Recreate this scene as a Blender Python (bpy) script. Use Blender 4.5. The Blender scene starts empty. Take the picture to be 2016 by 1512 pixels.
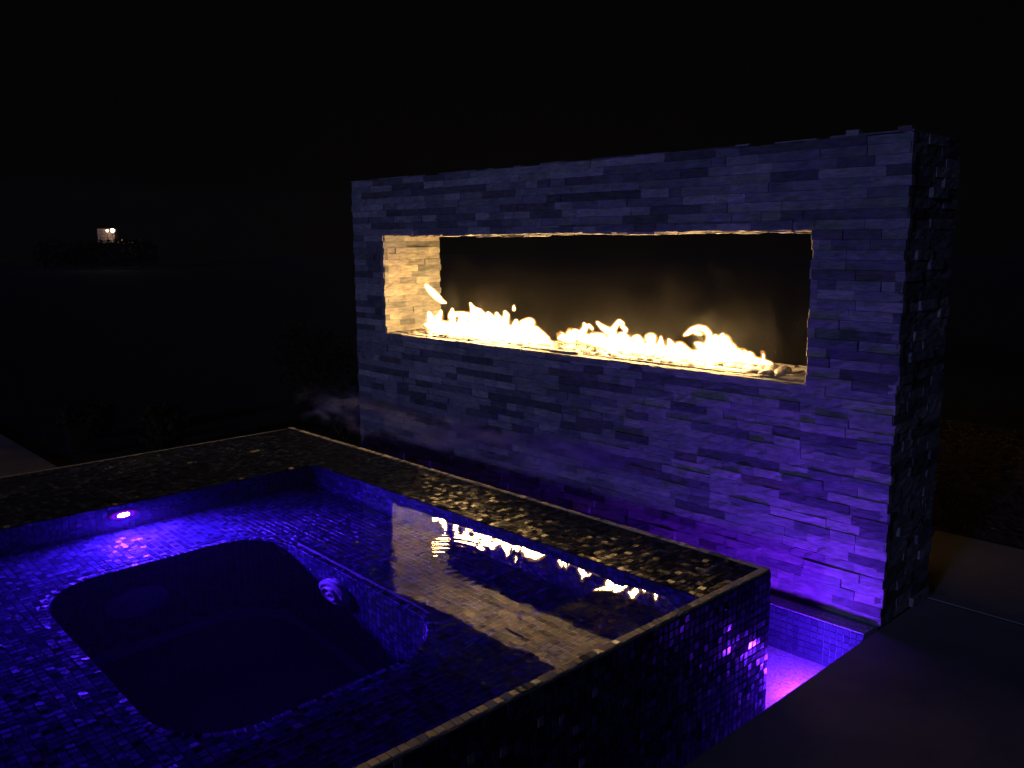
import bpy, bmesh, math, random
import numpy as np
from mathutils import Vector, Matrix, Quaternion

random.seed(11)
rng = np.random.default_rng(5)
sc = bpy.context.scene
COL = sc.collection

# ------------------------------------------------------------------ camera
CAM = Vector((4.988, -3.2745, 0.5958))
YAW, PITCH, ROLL = 0.81356, 0.16544, -0.0073
FPX = 1717.3                      # focal length in pixels of a 2016 px wide frame
_f = Vector((-math.sin(YAW) * math.cos(PITCH), math.cos(YAW) * math.cos(PITCH), -math.sin(PITCH)))
_r0 = Vector((math.cos(YAW), math.sin(YAW), 0))
_u0 = _r0.cross(_f)
_r = _r0 * math.cos(ROLL) + _u0 * math.sin(ROLL)
_u = _r.cross(_f)
cam_data = bpy.data.cameras.new('camera')
cam_data.sensor_width = 36.0
cam_data.lens = 36.0 * FPX / 2016.0
cam_data.clip_start = 0.02
cam_data.clip_end = 800.0
cam = bpy.data.objects.new('camera', cam_data)
COL.objects.link(cam)
cam.matrix_world = Matrix(((_r.x, _u.x, -_f.x, CAM.x), (_r.y, _u.y, -_f.y, CAM.y), (_r.z, _u.z, -_f.z, CAM.z), (0, 0, 0, 1)))
sc.camera = cam


def seen(p):
    """pixel position of a world point in the 2016x1512 frame, with its distance"""
    d = Vector(p) - CAM
    w = max(d.dot(_f), 1e-3)
    return 1008 + FPX * d.dot(_r) / w, 756 - FPX * d.dot(_u) / w, w


# ------------------------------------------------------------------ night sky, added low blue light, exposure
world = bpy.data.worlds.new('World')
sc.world = world
world.use_nodes = True
wn = world.node_tree
bg = wn.nodes['Background']
bg.inputs['Color'].default_value = (0.46, 0.40, 0.42, 1)
bg.inputs['Strength'].default_value = 0.002
fill_data = bpy.data.lights.new('fill_light', 'SUN')  # added blue fill for the wall, stands for an unseen low source
fill_data.energy = 0.42
fill_data.angle = math.radians(6)
fill_data.color = (0.26, 0.32, 1.0)
fill_light = bpy.data.objects.new('fill_light', fill_data)
COL.objects.link(fill_light)
fill_light.rotation_euler = Vector((-0.15, 1.0, -0.20)).to_track_quat('-Z', 'Y').to_euler()

sc.view_settings.view_transform = 'Standard'
sc.view_settings.look = 'None'
sc.view_settings.exposure = 0.0
sc.view_settings.gamma = 1.0
sc.view_settings.use_curve_mapping = False
sc.render.engine = 'CYCLES'
sc.cycles.use_denoising = True
sc.cycles.use_adaptive_sampling = True
sc.cycles.adaptive_threshold = 0.01
sc.cycles.max_bounces = 8
sc.cycles.diffuse_bounces = 3
sc.cycles.glossy_bounces = 4
sc.cycles.transparent_max_bounces = 24
sc.cycles.volume_bounces = 0
sc.cycles.sample_clamp_direct = 0
sc.cycles.sample_clamp_indirect = 30.0
sc.cycles.caustics_reflective = False
sc.cycles.caustics_refractive = False
sc.cycles.use_light_tree = True
sc.cycles.volume_step_rate = 0.6

# strengths of the lamps, the fire and the air
SPA_LAMP = 21000.0
GUT_LAMP = 1800.0
FLAME = 68.0
SMOKE = 0.022
STEAM = 14.0
SPA_HAZE = 0.006
HAZE = 0.0005

# ------------------------------------------------------------------ helpers
def tag(o, label=None, cat=None, group=None, kind=None):
    for k, v in (('label', label), ('category', cat), ('group', group), ('kind', kind)):
        if v:
            o[k] = v
    return o


def empty(name, loc, label=None, cat=None, group=None, kind=None):
    o = bpy.data.objects.new(name, None)
    o.empty_display_size = 0.1
    o.location = loc
    COL.objects.link(o)
    return tag(o, label, cat, group, kind)


def link(name, me, m, parent=None, loc=None):
    o = bpy.data.objects.new(name, me)
    COL.objects.link(o)
    if m and not me.materials:
        me.materials.append(m)
    if parent is not None:
        o.parent = parent
        pl = parent.matrix_basis.translation
        if parent.parent is not None:
            pl = pl + parent.parent.matrix_basis.translation
        o.location = (Vector(loc) if loc is not None else Vector((0, 0, 0))) - pl
    elif loc is not None:
        o.location = loc
    return o


def mesh(name, verts, faces, tones=None, smooth=False):
    me = bpy.data.meshes.new(name)
    me.from_pydata([tuple(v) for v in verts], [], faces)
    if tones is not None:
        a = me.attributes.new('tone', 'FLOAT_COLOR', 'POINT')
        t = np.ones((len(verts), 4), dtype=np.float32)
        t[:, :3] = np.asarray(tones, dtype=np.float32)
        a.data.foreach_set('color', t.ravel())
    if smooth:
        me.polygons.foreach_set('use_smooth', [True] * len(me.polygons))
    me.update()
    return me


class MB:
    """collects geometry for one mesh"""
    def __init__(s):
        s.v, s.f, s.t = [], [], []

    def add(s, vs, fs, tone=(1, 1, 1)):
        b = len(s.v)
        s.v += [Vector(q) for q in vs]
        s.f += [tuple(i + b for i in f) for f in fs]
        s.t += [tone] * len(vs)

    def box(s, x0, x1, y0, y1, z0, z1, tone=(1, 1, 1)):
        vs = [(x, y, z) for z in (z0, z1) for y in (y0, y1) for x in (x0, x1)]
        s.add(vs, [(0, 2, 3, 1), (4, 5, 7, 6), (0, 1, 5, 4), (2, 6, 7, 3), (0, 4, 6, 2), (1, 3, 7, 5)], tone)

    def quad(s, a, b, c, d, tone=(1, 1, 1)):
        s.add([a, b, c, d], [(0, 1, 2, 3)], tone)

    def tube(s, pts, radii, n=7, cap=True, tone=(1, 1, 1)):
        rings = []
        for i, p in enumerate(pts):
            p = Vector(p)
            d = (Vector(pts[min(i + 1, len(pts) - 1)]) - Vector(pts[max(i - 1, 0)])).normalized()
            a = d.orthogonal().normalized()
            b = d.cross(a)
            rings.append([p + (a * math.cos(2 * math.pi * k / n) + b * math.sin(2 * math.pi * k / n)) * radii[i] for k in range(n)])
        vs = [q for r_ in rings for q in r_]
        fs = [(i * n + k, i * n + (k + 1) % n, (i + 1) * n + (k + 1) % n, (i + 1) * n + k) for i in range(len(pts) - 1) for k in range(n)]
        if cap:
            fs += [tuple(range(n))[::-1], tuple(range((len(pts) - 1) * n, len(pts) * n))]
        s.add(vs, fs, tone)

    def lathe(s, prof, o, ax, n=24, tone=(1, 1, 1)):
        ax = Vector(ax).normalized()
        a = ax.orthogonal().normalized()
        b = ax.cross(a)
        o = Vector(o)
        vs = [o + ax * h + (a * math.cos(2 * math.pi * k / n) + b * math.sin(2 * math.pi * k / n)) * r for r, h in prof for k in range(n)]
        fs = [(i * n + k, i * n + (k + 1) % n, (i + 1) * n + (k + 1) % n, (i + 1) * n + k) for i in range(len(prof) - 1) for k in range(n)]
        fs.append(tuple(range((len(prof) - 1) * n, len(prof) * n)))
        s.add(vs, fs, tone)

    def build(s, name, m, parent=None, loc=None, smooth=False, tone=False):
        vs = s.v
        if loc is not None:
            L = Vector(loc)
            vs = [v - L for v in vs]
        me = mesh(name, vs, s.f, s.t if tone else None, smooth)
        return link(name, me, m, parent, loc)


# ------------------------------------------------------------------ materials
def nm(name):
    m = bpy.data.materials.new(name)
    m.use_nodes = True
    t = m.node_tree
    return m, t, t.nodes['Principled BSDF'], t.nodes['Material Output']


def N(t, kind, **kw):
    n = t.nodes.new(kind)
    for k, v in kw.items():
        if k.startswith('i_'):
            key = k[2:]
            n.inputs[int(key) if key.isdigit() else key.replace('_', ' ')].default_value = v
        else:
            setattr(n, k, v)
    return n


def noise(t, scale, detail=6, rough=0.6, vec=None):
    n = N(t, 'ShaderNodeTexNoise', i_Scale=scale, i_Detail=detail, i_Roughness=rough)
    if vec is not None:
        t.links.new(vec, n.inputs['Vector'])
    return n.outputs['Fac']


def obj_coord(t):
    return N(t, 'ShaderNodeNewGeometry').outputs['Position']


def ramp(t, fac, stops):
    r = N(t, 'ShaderNodeValToRGB')
    while len(r.color_ramp.elements) < len(stops):
        r.color_ramp.elements.new(0.5)
    for e, (p, c) in zip(r.color_ramp.elements, stops):
        e.position = p
        e.color = (*c, 1)
    t.links.new(fac, r.inputs['Fac'])
    return r.outputs['Color']


def mul(t, a, b, kind='MULTIPLY'):
    m = N(t, 'ShaderNodeMix', data_type='RGBA', blend_type=kind)
    m.inputs[0].default_value = 1.0
    t.links.new(a, m.inputs[6])
    t.links.new(b, m.inputs[7])
    return m.outputs[2]


def bump(t, fac, strength, dist, bsdf):
    b = N(t, 'ShaderNodeBump', i_Strength=strength, i_Distance=dist)
    t.links.new(fac, b.inputs['Height'])
    t.links.new(b.outputs['Normal'], bsdf.inputs['Normal'])
    return b


def ground_mat(name, stops, scale, rough=0.85, bstr=0.5, bdist=0.01, scale2=None):
    m, t, b, o = nm(name)
    pos = obj_coord(t)
    f = noise(t, scale, 8, 0.65, pos)
    c = ramp(t, f, stops)
    if scale2:
        c = mul(t, c, ramp(t, noise(t, scale2, 3, 0.5, pos), [(0.3, (0.55, 0.55, 0.55)), (0.7, (1, 1, 1))]))
    t.links.new(c, b.inputs['Base Color'])
    b.inputs['Roughness'].default_value = rough
    bump(t, f, bstr, bdist, b)
    return m


# split-face stone: per-stone colour, veins, cleft grain
M_STONE, t, b, o = nm('ledger stone')
pos = obj_coord(t)
mp = N(t, 'ShaderNodeMapping')
mp.inputs['Scale'].default_value = (17, 17, 70)
t.links.new(pos, mp.inputs['Vector'])
at = N(t, 'ShaderNodeAttribute', attribute_name='tone')
f1 = noise(t, 1.0, 9, 0.68, mp.outputs['Vector'])
f2 = noise(t, 9.0, 4, 0.55, pos)
c = mul(t, at.outputs['Color'], ramp(t, f1, [(0.30, (0.48, 0.48, 0.48)), (0.70, (1.3, 1.28, 1.24))]))
c = mul(t, c, ramp(t, f2, [(0.35, (0.8, 0.82, 0.85)), (0.65, (1.1, 1.07, 1.0))]))
t.links.new(c, b.inputs['Base Color'])
b.inputs['Roughness'].default_value = 0.72
b.inputs['Specular IOR Level'].default_value = 0.3
bump(t, f1, 0.7, 0.008, b)

M_MORTAR = ground_mat('mortar', [(0.3, (0.03, 0.03, 0.032)), (0.7, (0.07, 0.068, 0.065))], 60)

# iridescent glass mosaic: colour shift is a thin film of a thickness that differs from tile to tile
def tile_mat(name, ior, film, spec, k=1.0):
    m, t, b, o = nm(name)
    at = N(t, 'ShaderNodeAttribute', attribute_name='tone')
    sp = N(t, 'ShaderNodeSeparateColor')
    t.links.new(at.outputs['Color'], sp.inputs[0])
    c = ramp(t, sp.outputs[0], [(0.0, (0.012 * k, 0.015 * k, 0.028 * k)), (0.45, (0.026 * k, 0.033 * k, 0.07 * k)), (0.8, (0.06 * k, 0.08 * k, 0.12 * k)), (1.0, (0.85, 0.74, 0.46))])  # last stop is gold: firelight painted into the edge rows
    t.links.new(c, b.inputs['Base Color'])
    b.inputs['Roughness'].default_value = 0.20 if film else 0.13
    b.inputs['IOR'].default_value = ior
    gl = N(t, 'ShaderNodeMapRange', i_1=0.45, i_2=1.0, i_3=spec * (0.06 if film else 0.8), i_4=spec)
    t.links.new(sp.outputs[2], gl.inputs[0])
    t.links.new(gl.outputs[0], b.inputs['Specular IOR Level'])
    if film:
        # the iridescent coating gives each tile a mirror tint of its own
        r_ = ramp(t, sp.outputs[1], [(0.0, (1.0, 0.80, 0.42)), (0.22, (0.80, 0.85, 0.50)), (0.42, (0.50, 0.90, 0.78)), (0.58, (1.0, 0.88, 0.66)), (0.78, (1.0, 0.62, 0.42)), (1.0, (0.75, 0.78, 0.95))])
        t.links.new(r_, b.inputs['Specular Tint'])
    fb = noise(t, 110, 3, 0.5, obj_coord(t))
    bump(t, fb, 0.07 if film else 0.3, 0.004, b)
    return m


M_TILE = tile_mat('iridescent glass tile', 1.6, 1.0, 0.10, 0.7)
# under water the step in refractive index is small, so these tiles gleam far less
M_WETTILE = tile_mat('iridescent glass tile under water', 1.5, 0.0, 1.0, 1.0)

M_GROUT = ground_mat('tile grout', [(0.3, (0.20, 0.205, 0.22)), (0.7, (0.32, 0.32, 0.34))], 90, bstr=0.2, bdist=0.002)
M_PLASTER = ground_mat('pebble plaster', [(0.35, (0.15, 0.16, 0.18)), (0.5, (0.42, 0.42, 0.44)), (0.7, (0.62, 0.62, 0.62))], 95, bstr=0.9, bdist=0.006)
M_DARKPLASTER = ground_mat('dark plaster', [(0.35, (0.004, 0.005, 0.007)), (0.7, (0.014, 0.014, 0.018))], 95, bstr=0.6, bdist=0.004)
M_DECK = ground_mat('smooth concrete', [(0.3, (0.29, 0.255, 0.22)), (0.7, (0.40, 0.355, 0.31))], 3.2, bstr=0.06, bdist=0.004, scale2=0.9)
M_MULCH = ground_mat('bark mulch', [(0.3, (0.018, 0.012, 0.008)), (0.55, (0.06, 0.04, 0.026)), (0.75, (0.12, 0.085, 0.055))], 26, bstr=1.0, bdist=0.03)
M_LAWN = ground_mat('night lawn', [(0.3, (0.003, 0.005, 0.002)), (0.7, (0.008, 0.013, 0.005))], 18, bstr=0.8, bdist=0.03)
M_BARK = ground_mat('bark', [(0.3, (0.025, 0.02, 0.015)), (0.7, (0.08, 0.065, 0.05))], 22, bstr=1.0, bdist=0.02)
M_PEBBLE = ground_mat('fire pebble', [(0.3, (0.10, 0.095, 0.09)), (0.7, (0.24, 0.22, 0.20))], 34, rough=0.6, bstr=0.2, bdist=0.004)
M_FARSTONE = ground_mat('far stone', [(0.3, (0.17, 0.14, 0.11)), (0.7, (0.36, 0.30, 0.25))], 7, bstr=0.5, bdist=0.03)
M_STEEL, t, b, o = nm('burner steel')
b.inputs['Base Color'].default_value = (0.30, 0.28, 0.26, 1)
b.inputs['Metallic'].default_value = 0.9
b.inputs['Roughness'].default_value = 0.5
M_PLASTIC, t, b, o = nm('white plastic')
b.inputs['Base Color'].default_value = (0.24, 0.24, 0.26, 1)
b.inputs['Roughness'].default_value = 0.4
M_LAMPMETAL, t, b, o = nm('black lamp metal')
b.inputs['Base Color'].default_value = (0.03, 0.03, 0.03, 1)
b.inputs['Roughness'].default_value = 0.5
M_POST, t, b, o = nm('dark slate')
b.inputs['Base Color'].default_value = (0.010, 0.011, 0.013, 1)
b.inputs['Roughness'].default_value = 0.9
b.inputs['Specular IOR Level'].default_value = 0.15
M_LEAF, t, b, o = nm('leaf')
g = N(t, 'ShaderNodeObjectInfo')
c = ramp(t, noise(t, 3.0, 3, 0.5, obj_coord(t)), [(0.3, (0.006, 0.012, 0.004)), (0.7, (0.016, 0.028, 0.009))])
t.links.new(c, b.inputs['Base Color'])
b.inputs['Roughness'].default_value = 0.55
b.inputs['Specular IOR Level'].default_value = 0.1


def math2(t, op, a, b_):
    n = N(t, 'ShaderNodeMath', operation=op)
    for i, q in enumerate((a, b_)):
        if isinstance(q, (int, float)):
            n.inputs[i].default_value = q
        else:
            t.links.new(q, n.inputs[i])
    return n.outputs[0]


def emit_mat(name, color, strength):
    m = bpy.data.materials.new(name)
    m.use_nodes = True
    t = m.node_tree
    t.nodes.remove(t.nodes['Principled BSDF'])
    e = N(t, 'ShaderNodeEmission')
    e.inputs['Color'].default_value = (*color, 1)
    e.inputs['Strength'].default_value = strength
    t.links.new(e.outputs[0], t.nodes['Material Output'].inputs['Surface'])
    return m


M_SPA_LENS = emit_mat('spa lamp lens', (0.075, 0.012, 1.0), SPA_LAMP)
# glare halo painted as a glowing ring round the bulb, fading outwards
M_GLARE_HALO = emit_mat('painted lamp glare', (0.20, 0.003, 1.0), 1.0)
t = M_GLARE_HALO.node_tree
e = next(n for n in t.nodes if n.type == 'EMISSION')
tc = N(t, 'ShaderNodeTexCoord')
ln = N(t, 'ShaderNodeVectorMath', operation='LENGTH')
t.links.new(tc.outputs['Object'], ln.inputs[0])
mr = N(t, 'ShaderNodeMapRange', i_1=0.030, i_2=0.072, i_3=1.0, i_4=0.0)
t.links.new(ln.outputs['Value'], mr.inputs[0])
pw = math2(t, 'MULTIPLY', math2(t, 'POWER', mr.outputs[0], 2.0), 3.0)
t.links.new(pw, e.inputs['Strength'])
M_GUT_LENS = emit_mat('basin lamp lens', (0.125, 0.012, 1.0), GUT_LAMP)
M_FLAME = emit_mat('flame core', (1.0, 0.60, 0.22), FLAME)
M_LANTERN = emit_mat('far lantern', (1.0, 0.66, 0.42), 42.0)

M_FLAME_EDGE = bpy.data.materials.new('flame edge gas')
M_FLAME_EDGE.use_nodes = True
t = M_FLAME_EDGE.node_tree
t.nodes.remove(t.nodes['Principled BSDF'])
e = N(t, 'ShaderNodeEmission')
e.inputs['Color'].default_value = (1.0, 0.42, 0.09, 1)
e.inputs['Strength'].default_value = 30.0
t.links.new(e.outputs[0], t.nodes['Material Output'].inputs['Volume'])


def gas_mat(name, color, build):
    m = bpy.data.materials.new(name)
    m.use_nodes = True
    t = m.node_tree
    t.nodes.remove(t.nodes['Principled BSDF'])
    v = N(t, 'ShaderNodeVolumeScatter')
    v.inputs['Color'].default_value = (*color, 1)
    v.inputs['Anisotropy'].default_value = 0.2
    t.links.new(v.outputs[0], t.nodes['Material Output'].inputs['Volume'])
    if isinstance(build, float):
        v.inputs['Density'].default_value = build
    else:
        t.links.new(build(t), v.inputs['Density'])
    return m


def smoke_density(t):
    pos = obj_coord(t)
    mp = N(t, 'ShaderNodeMapping')
    mp.inputs['Scale'].default_value = (7, 7, 3.2)
    mp.inputs['Rotation'].default_value = (0, 0.5, 0)
    t.links.new(pos, mp.inputs['Vector'])
    n = N(t, 'ShaderNodeTexNoise', i_Scale=1.0, i_Detail=3, i_Roughness=0.55, i_Distortion=1.4)
    t.links.new(mp.outputs['Vector'], n.inputs['Vector'])
    w = N(t, 'ShaderNodeMapRange', i_1=0.55, i_2=0.72, i_3=0.0, i_4=SMOKE * 18.0)
    t.links.new(n.outputs['Fac'], w.inputs[0])
    s = N(t, 'ShaderNodeSeparateXYZ')
    t.links.new(pos, s.inputs[0])
    h = N(t, 'ShaderNodeMapRange', i_1=0.02, i_2=0.62, i_3=1.0, i_4=0.0)
    t.links.new(s.outputs[2], h.inputs[0])
    return math2(t, 'MULTIPLY', math2(t, 'ADD', w.outputs[0], SMOKE), math2(t, 'POWER', h.outputs[0], 2.2))


def steam_density(t):
    pos = obj_coord(t)
    mp = N(t, 'ShaderNodeMapping')
    mp.inputs['Scale'].default_value = (4.2, 4.0, 9.0)
    mp.inputs['Rotation'].default_value = (0, -0.35, 0)
    t.links.new(pos, mp.inputs['Vector'])
    n = N(t, 'ShaderNodeTexNoise', i_Scale=1.0, i_Detail=4, i_Roughness=0.6, i_Distortion=1.0)
    t.links.new(mp.outputs['Vector'], n.inputs['Vector'])
    w = N(t, 'ShaderNodeMapRange', i_1=0.50, i_2=0.74, i_3=0.0, i_4=STEAM)
    t.links.new(n.outputs['Fac'], w.inputs[0])
    s = N(t, 'ShaderNodeSeparateXYZ')
    t.links.new(pos, s.inputs[0])
    lo = N(t, 'ShaderNodeMapRange', i_1=-0.56, i_2=-0.47, i_3=0.0, i_4=1.0)
    t.links.new(s.outputs[2], lo.inputs[0])
    hi = N(t, 'ShaderNodeMapRange', i_1=-0.47, i_2=-0.34, i_3=1.0, i_4=0.0)
    t.links.new(s.outputs[2], hi.inputs[0])
    ex = N(t, 'ShaderNodeMapRange', i_1=2.1, i_2=2.7, i_3=1.0, i_4=0.0)
    t.links.new(s.outputs[0], ex.inputs[0])
    return math2(t, 'MULTIPLY', math2(t, 'MULTIPLY', w.outputs[0], ex.outputs[0]), math2(t, 'MULTIPLY', lo.outputs[0], hi.outputs[0]))


def water_mat(name, density, vol_color, ior, ripple, deep=True):
    m = bpy.data.materials.new(name)
    m.use_nodes = True
    t = m.node_tree
    t.nodes.remove(t.nodes['Principled BSDF'])
    out = t.nodes['Material Output']
    tr = N(t, 'ShaderNodeBsdfRefraction', i_Roughness=0.0, i_IOR=1.33) if deep else N(t, 'ShaderNodeBsdfTransparent')
    gl = N(t, 'ShaderNodeBsdfGlossy', i_Roughness=0.0)
    fr = N(t, 'ShaderNodeFresnel', i_IOR=ior)
    mx = N(t, 'ShaderNodeMixShader')
    gq = N(t, 'ShaderNodeNewGeometry')
    up = math2(t, 'SUBTRACT', 1.0, math2(t, 'MULTIPLY', gq.outputs['Backfacing'], 0.0 if deep else 1.0))
    t.links.new(math2(t, 'MULTIPLY', fr.outputs[0], up), mx.inputs[0])
    t.links.new(tr.outputs[0], mx.inputs[1])
    t.links.new(gl.outputs[0], mx.inputs[2])
    t.links.new(mx.outputs[0], out.inputs['Surface'])
    pos = obj_coord(t)
    h = noise(t, 5.0, 2, 0.5, pos)
    # rings spreading from a bubble near the light reveal's mirror image
    sub = N(t, 'ShaderNodeVectorMath', operation='DISTANCE')
    sub.inputs[1].default_value = (2.56, -1.37, -0.566)
    t.links.new(pos, sub.inputs[0])
    d = sub.outputs['Value']
    wv = math2(t, 'SINE', math2(t, 'MULTIPLY', d, 150.0), 0.0)
    fall = N(t, 'ShaderNodeMapRange', i_1=0.05, i_2=0.50, i_3=1.0, i_4=0.0)
    t.links.new(d, fall.inputs[0])
    rings = math2(t, 'MULTIPLY', wv, math2(t, 'POWER', fall.outputs[0], 2.0))
    hh = math2(t, 'ADD', math2(t, 'MULTIPLY', h, 1.0), math2(t, 'MULTIPLY', rings, 0.14))
    b = N(t, 'ShaderNodeBump', i_Strength=1.0, i_Distance=ripple)
    t.links.new(hh, b.inputs['Height'])
    t.links.new(b.outputs['Normal'], gl.inputs['Normal'])
    if deep:
        t.links.new(b.outputs['Normal'], tr.inputs['Normal'])
    if density > 0:
        v = N(t, 'ShaderNodeVolumeScatter')
        v.inputs['Color'].default_value = (*vol_color, 1)
        v.inputs['Density'].default_value = density
        t.links.new(v.outputs[0], out.inputs['Volume'])
    return m


M_WATER = water_mat('spa water', SPA_HAZE, (0.75, 0.8, 1.0), 1.48, 0.0007)
M_GUTWATER = water_mat('basin water', 0.0, (1, 1, 1), 1.33, 0.004, False)
M_SMOKE = gas_mat('thin smoke', (0.9, 0.86, 0.8), smoke_density)
M_STEAM = gas_mat('steam', (0.95, 0.97, 1.0), steam_density)

# ------------------------------------------------------------------ dimensions (metres, z = 0 at the sill of the fire opening)
W, DEPTH = 3.629, 0.46            # fireplace wall: x 0..W, front face y = 0, back y = DEPTH
OL, OR, OT = 0.34, 3.266, 0.62    # opening
ROW = OT / 16
ZDECK = -0.95
SX0, SX1, SY0, SY1, ZR = 0.147, 3.482, -3.35, -0.60, -0.566   # spa outside and rim height
IX0, IX1, IY0, IY1 = 1.05, 3.032, -2.98, -0.985                # bench pit
SHELF, SHELFL = -0.786, -0.5695                    # sunk shelves left and right
LX0 = 0.58                        # left rim's inner edge
BENCH = -0.926
TX1 = 3.61                        # basin's deck-side edge

# ------------------------------------------------------------------ ground, deck
mb = MB()
for x0, x1, y0, y1 in ((-68, -0.02, -1.52, 68), (12, 68, -68, 68), (-0.02, 12, 4.45, 68), (-68, 12, -68, -8), (-68, -8, -8, -1.52)):
    mb.quad((x0, y0, -0.985), (x1, y0, -0.985), (x1, y1, -0.985), (x0, y1, -0.985))
tag(mb.build('lawn', M_LAWN), kind='structure')

mb = MB()
mb.box(TX1, 12, -8, DEPTH + 0.01, -1.25, ZDECK)
mb.box(-0.02, 12, DEPTH + 0.014, 1.42, -1.25, ZDECK)
mb.box(-8, -0.02, -8, -1.52, -1.25, ZDECK)
mb.box(-0.016, TX1 - 0.004, -8, SY0 - 0.06, -1.25, ZDECK)
deck = mb.build('deck', M_DECK)
bm = bmesh.new()
bm.from_mesh(deck.data)
bmesh.ops.bevel(bm, geom=bm.edges[:], offset=0.008, segments=2, affect='EDGES')
bm.to_mesh(deck.data)
bm.free()
tag(deck, kind='structure')

# planting bed of mulch behind the deck, with loose bark chips
vs, fs = [], []
nx, ny = 90, 36
for j in range(ny + 1):
    for i in range(nx + 1):
        x, y = -0.02 + 12 * i / nx, 1.43 + 3.05 * j / ny
        vs.append((x, y, -0.965 + 0.05 * math.sin(math.pi * j / ny) + random.uniform(-0.014, 0.014)))
fs = [(j * (nx + 1) + i, j * (nx + 1) + i + 1, (j + 1) * (nx + 1) + i + 1, (j + 1) * (nx + 1) + i) for j in range(ny) for i in range(nx)]
tag(link('planting_bed', mesh('planting_bed', vs, fs, smooth=True), M_MULCH), kind='structure')
mb = MB()
for _ in range(7000):
    x, y = random.uniform(0.6, 6), random.uniform(1.5, 4.3)
    z = -0.955 + 0.05 * math.sin(math.pi * (y - 1.43) / 3.05)
    a, L, w_ = random.uniform(0, math.pi), random.uniform(0.012, 0.04), random.uniform(0.005, 0.013)
    d = Vector((math.cos(a), math.sin(a), random.uniform(-0.5, 0.5))) * L
    s = Vector((-math.sin(a), math.cos(a), random.uniform(-0.4, 0.4))) * w_
    p = Vector((x, y, z + random.uniform(0, 0.012)))
    mb.add([p - d - s, p + d - s, p + d + s, p - d + s, p + Vector((0, 0, 0.008))], [(0, 1, 4), (1, 2, 4), (2, 3, 4), (3, 0, 4)])
tag(mb.build('bark_chips', M_MULCH), 'loose brown bark chips spread over the planting bed', 'mulch', kind='stuff')

# ------------------------------------------------------------------ fireplace
fire_wall = empty('fireplace', (W / 2, DEPTH / 2, ZDECK),
                  'long stacked stone fireplace wall with a wide see-through fire opening', 'fireplace')
ST = 0.030                        # stone thickness behind its face
mb = MB()
for x0, x1, z0, z1 in ((ST, W - ST, -1.24, -ST), (ST, OL - ST, -ST, OT + ST), (OR + ST, W - ST, -ST, OT + ST), (ST, W - ST, OT + ST, 0.962)):
    mb.box(x0, x1, ST, DEPTH - 0.004, z0, z1)
mb.build('core', M_MORTAR, fire_wall)

stones = []                       # (score, local verts, faces, tone, origin, U, V, Nrm)
STONE_TONES = [((0.36, 0.345, 0.32), 5), ((0.42, 0.40, 0.365), 3), ((0.29, 0.285, 0.275), 5), ((0.25, 0.255, 0.255), 4), ((0.19, 0.195, 0.205), 3), ((0.14, 0.141, 0.147), 3), ((0.108, 0.108, 0.113), 2), ((0.15, 0.13, 0.12), 1)]
_tw = [w for _, w in STONE_TONES]


_last = [(0.3, 0.29, 0.28)]


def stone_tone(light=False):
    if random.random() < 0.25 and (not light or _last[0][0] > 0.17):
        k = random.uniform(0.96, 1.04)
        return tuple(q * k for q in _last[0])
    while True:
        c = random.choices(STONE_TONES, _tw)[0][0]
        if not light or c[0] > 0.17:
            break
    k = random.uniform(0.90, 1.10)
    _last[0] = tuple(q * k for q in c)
    return _last[0]


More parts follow.
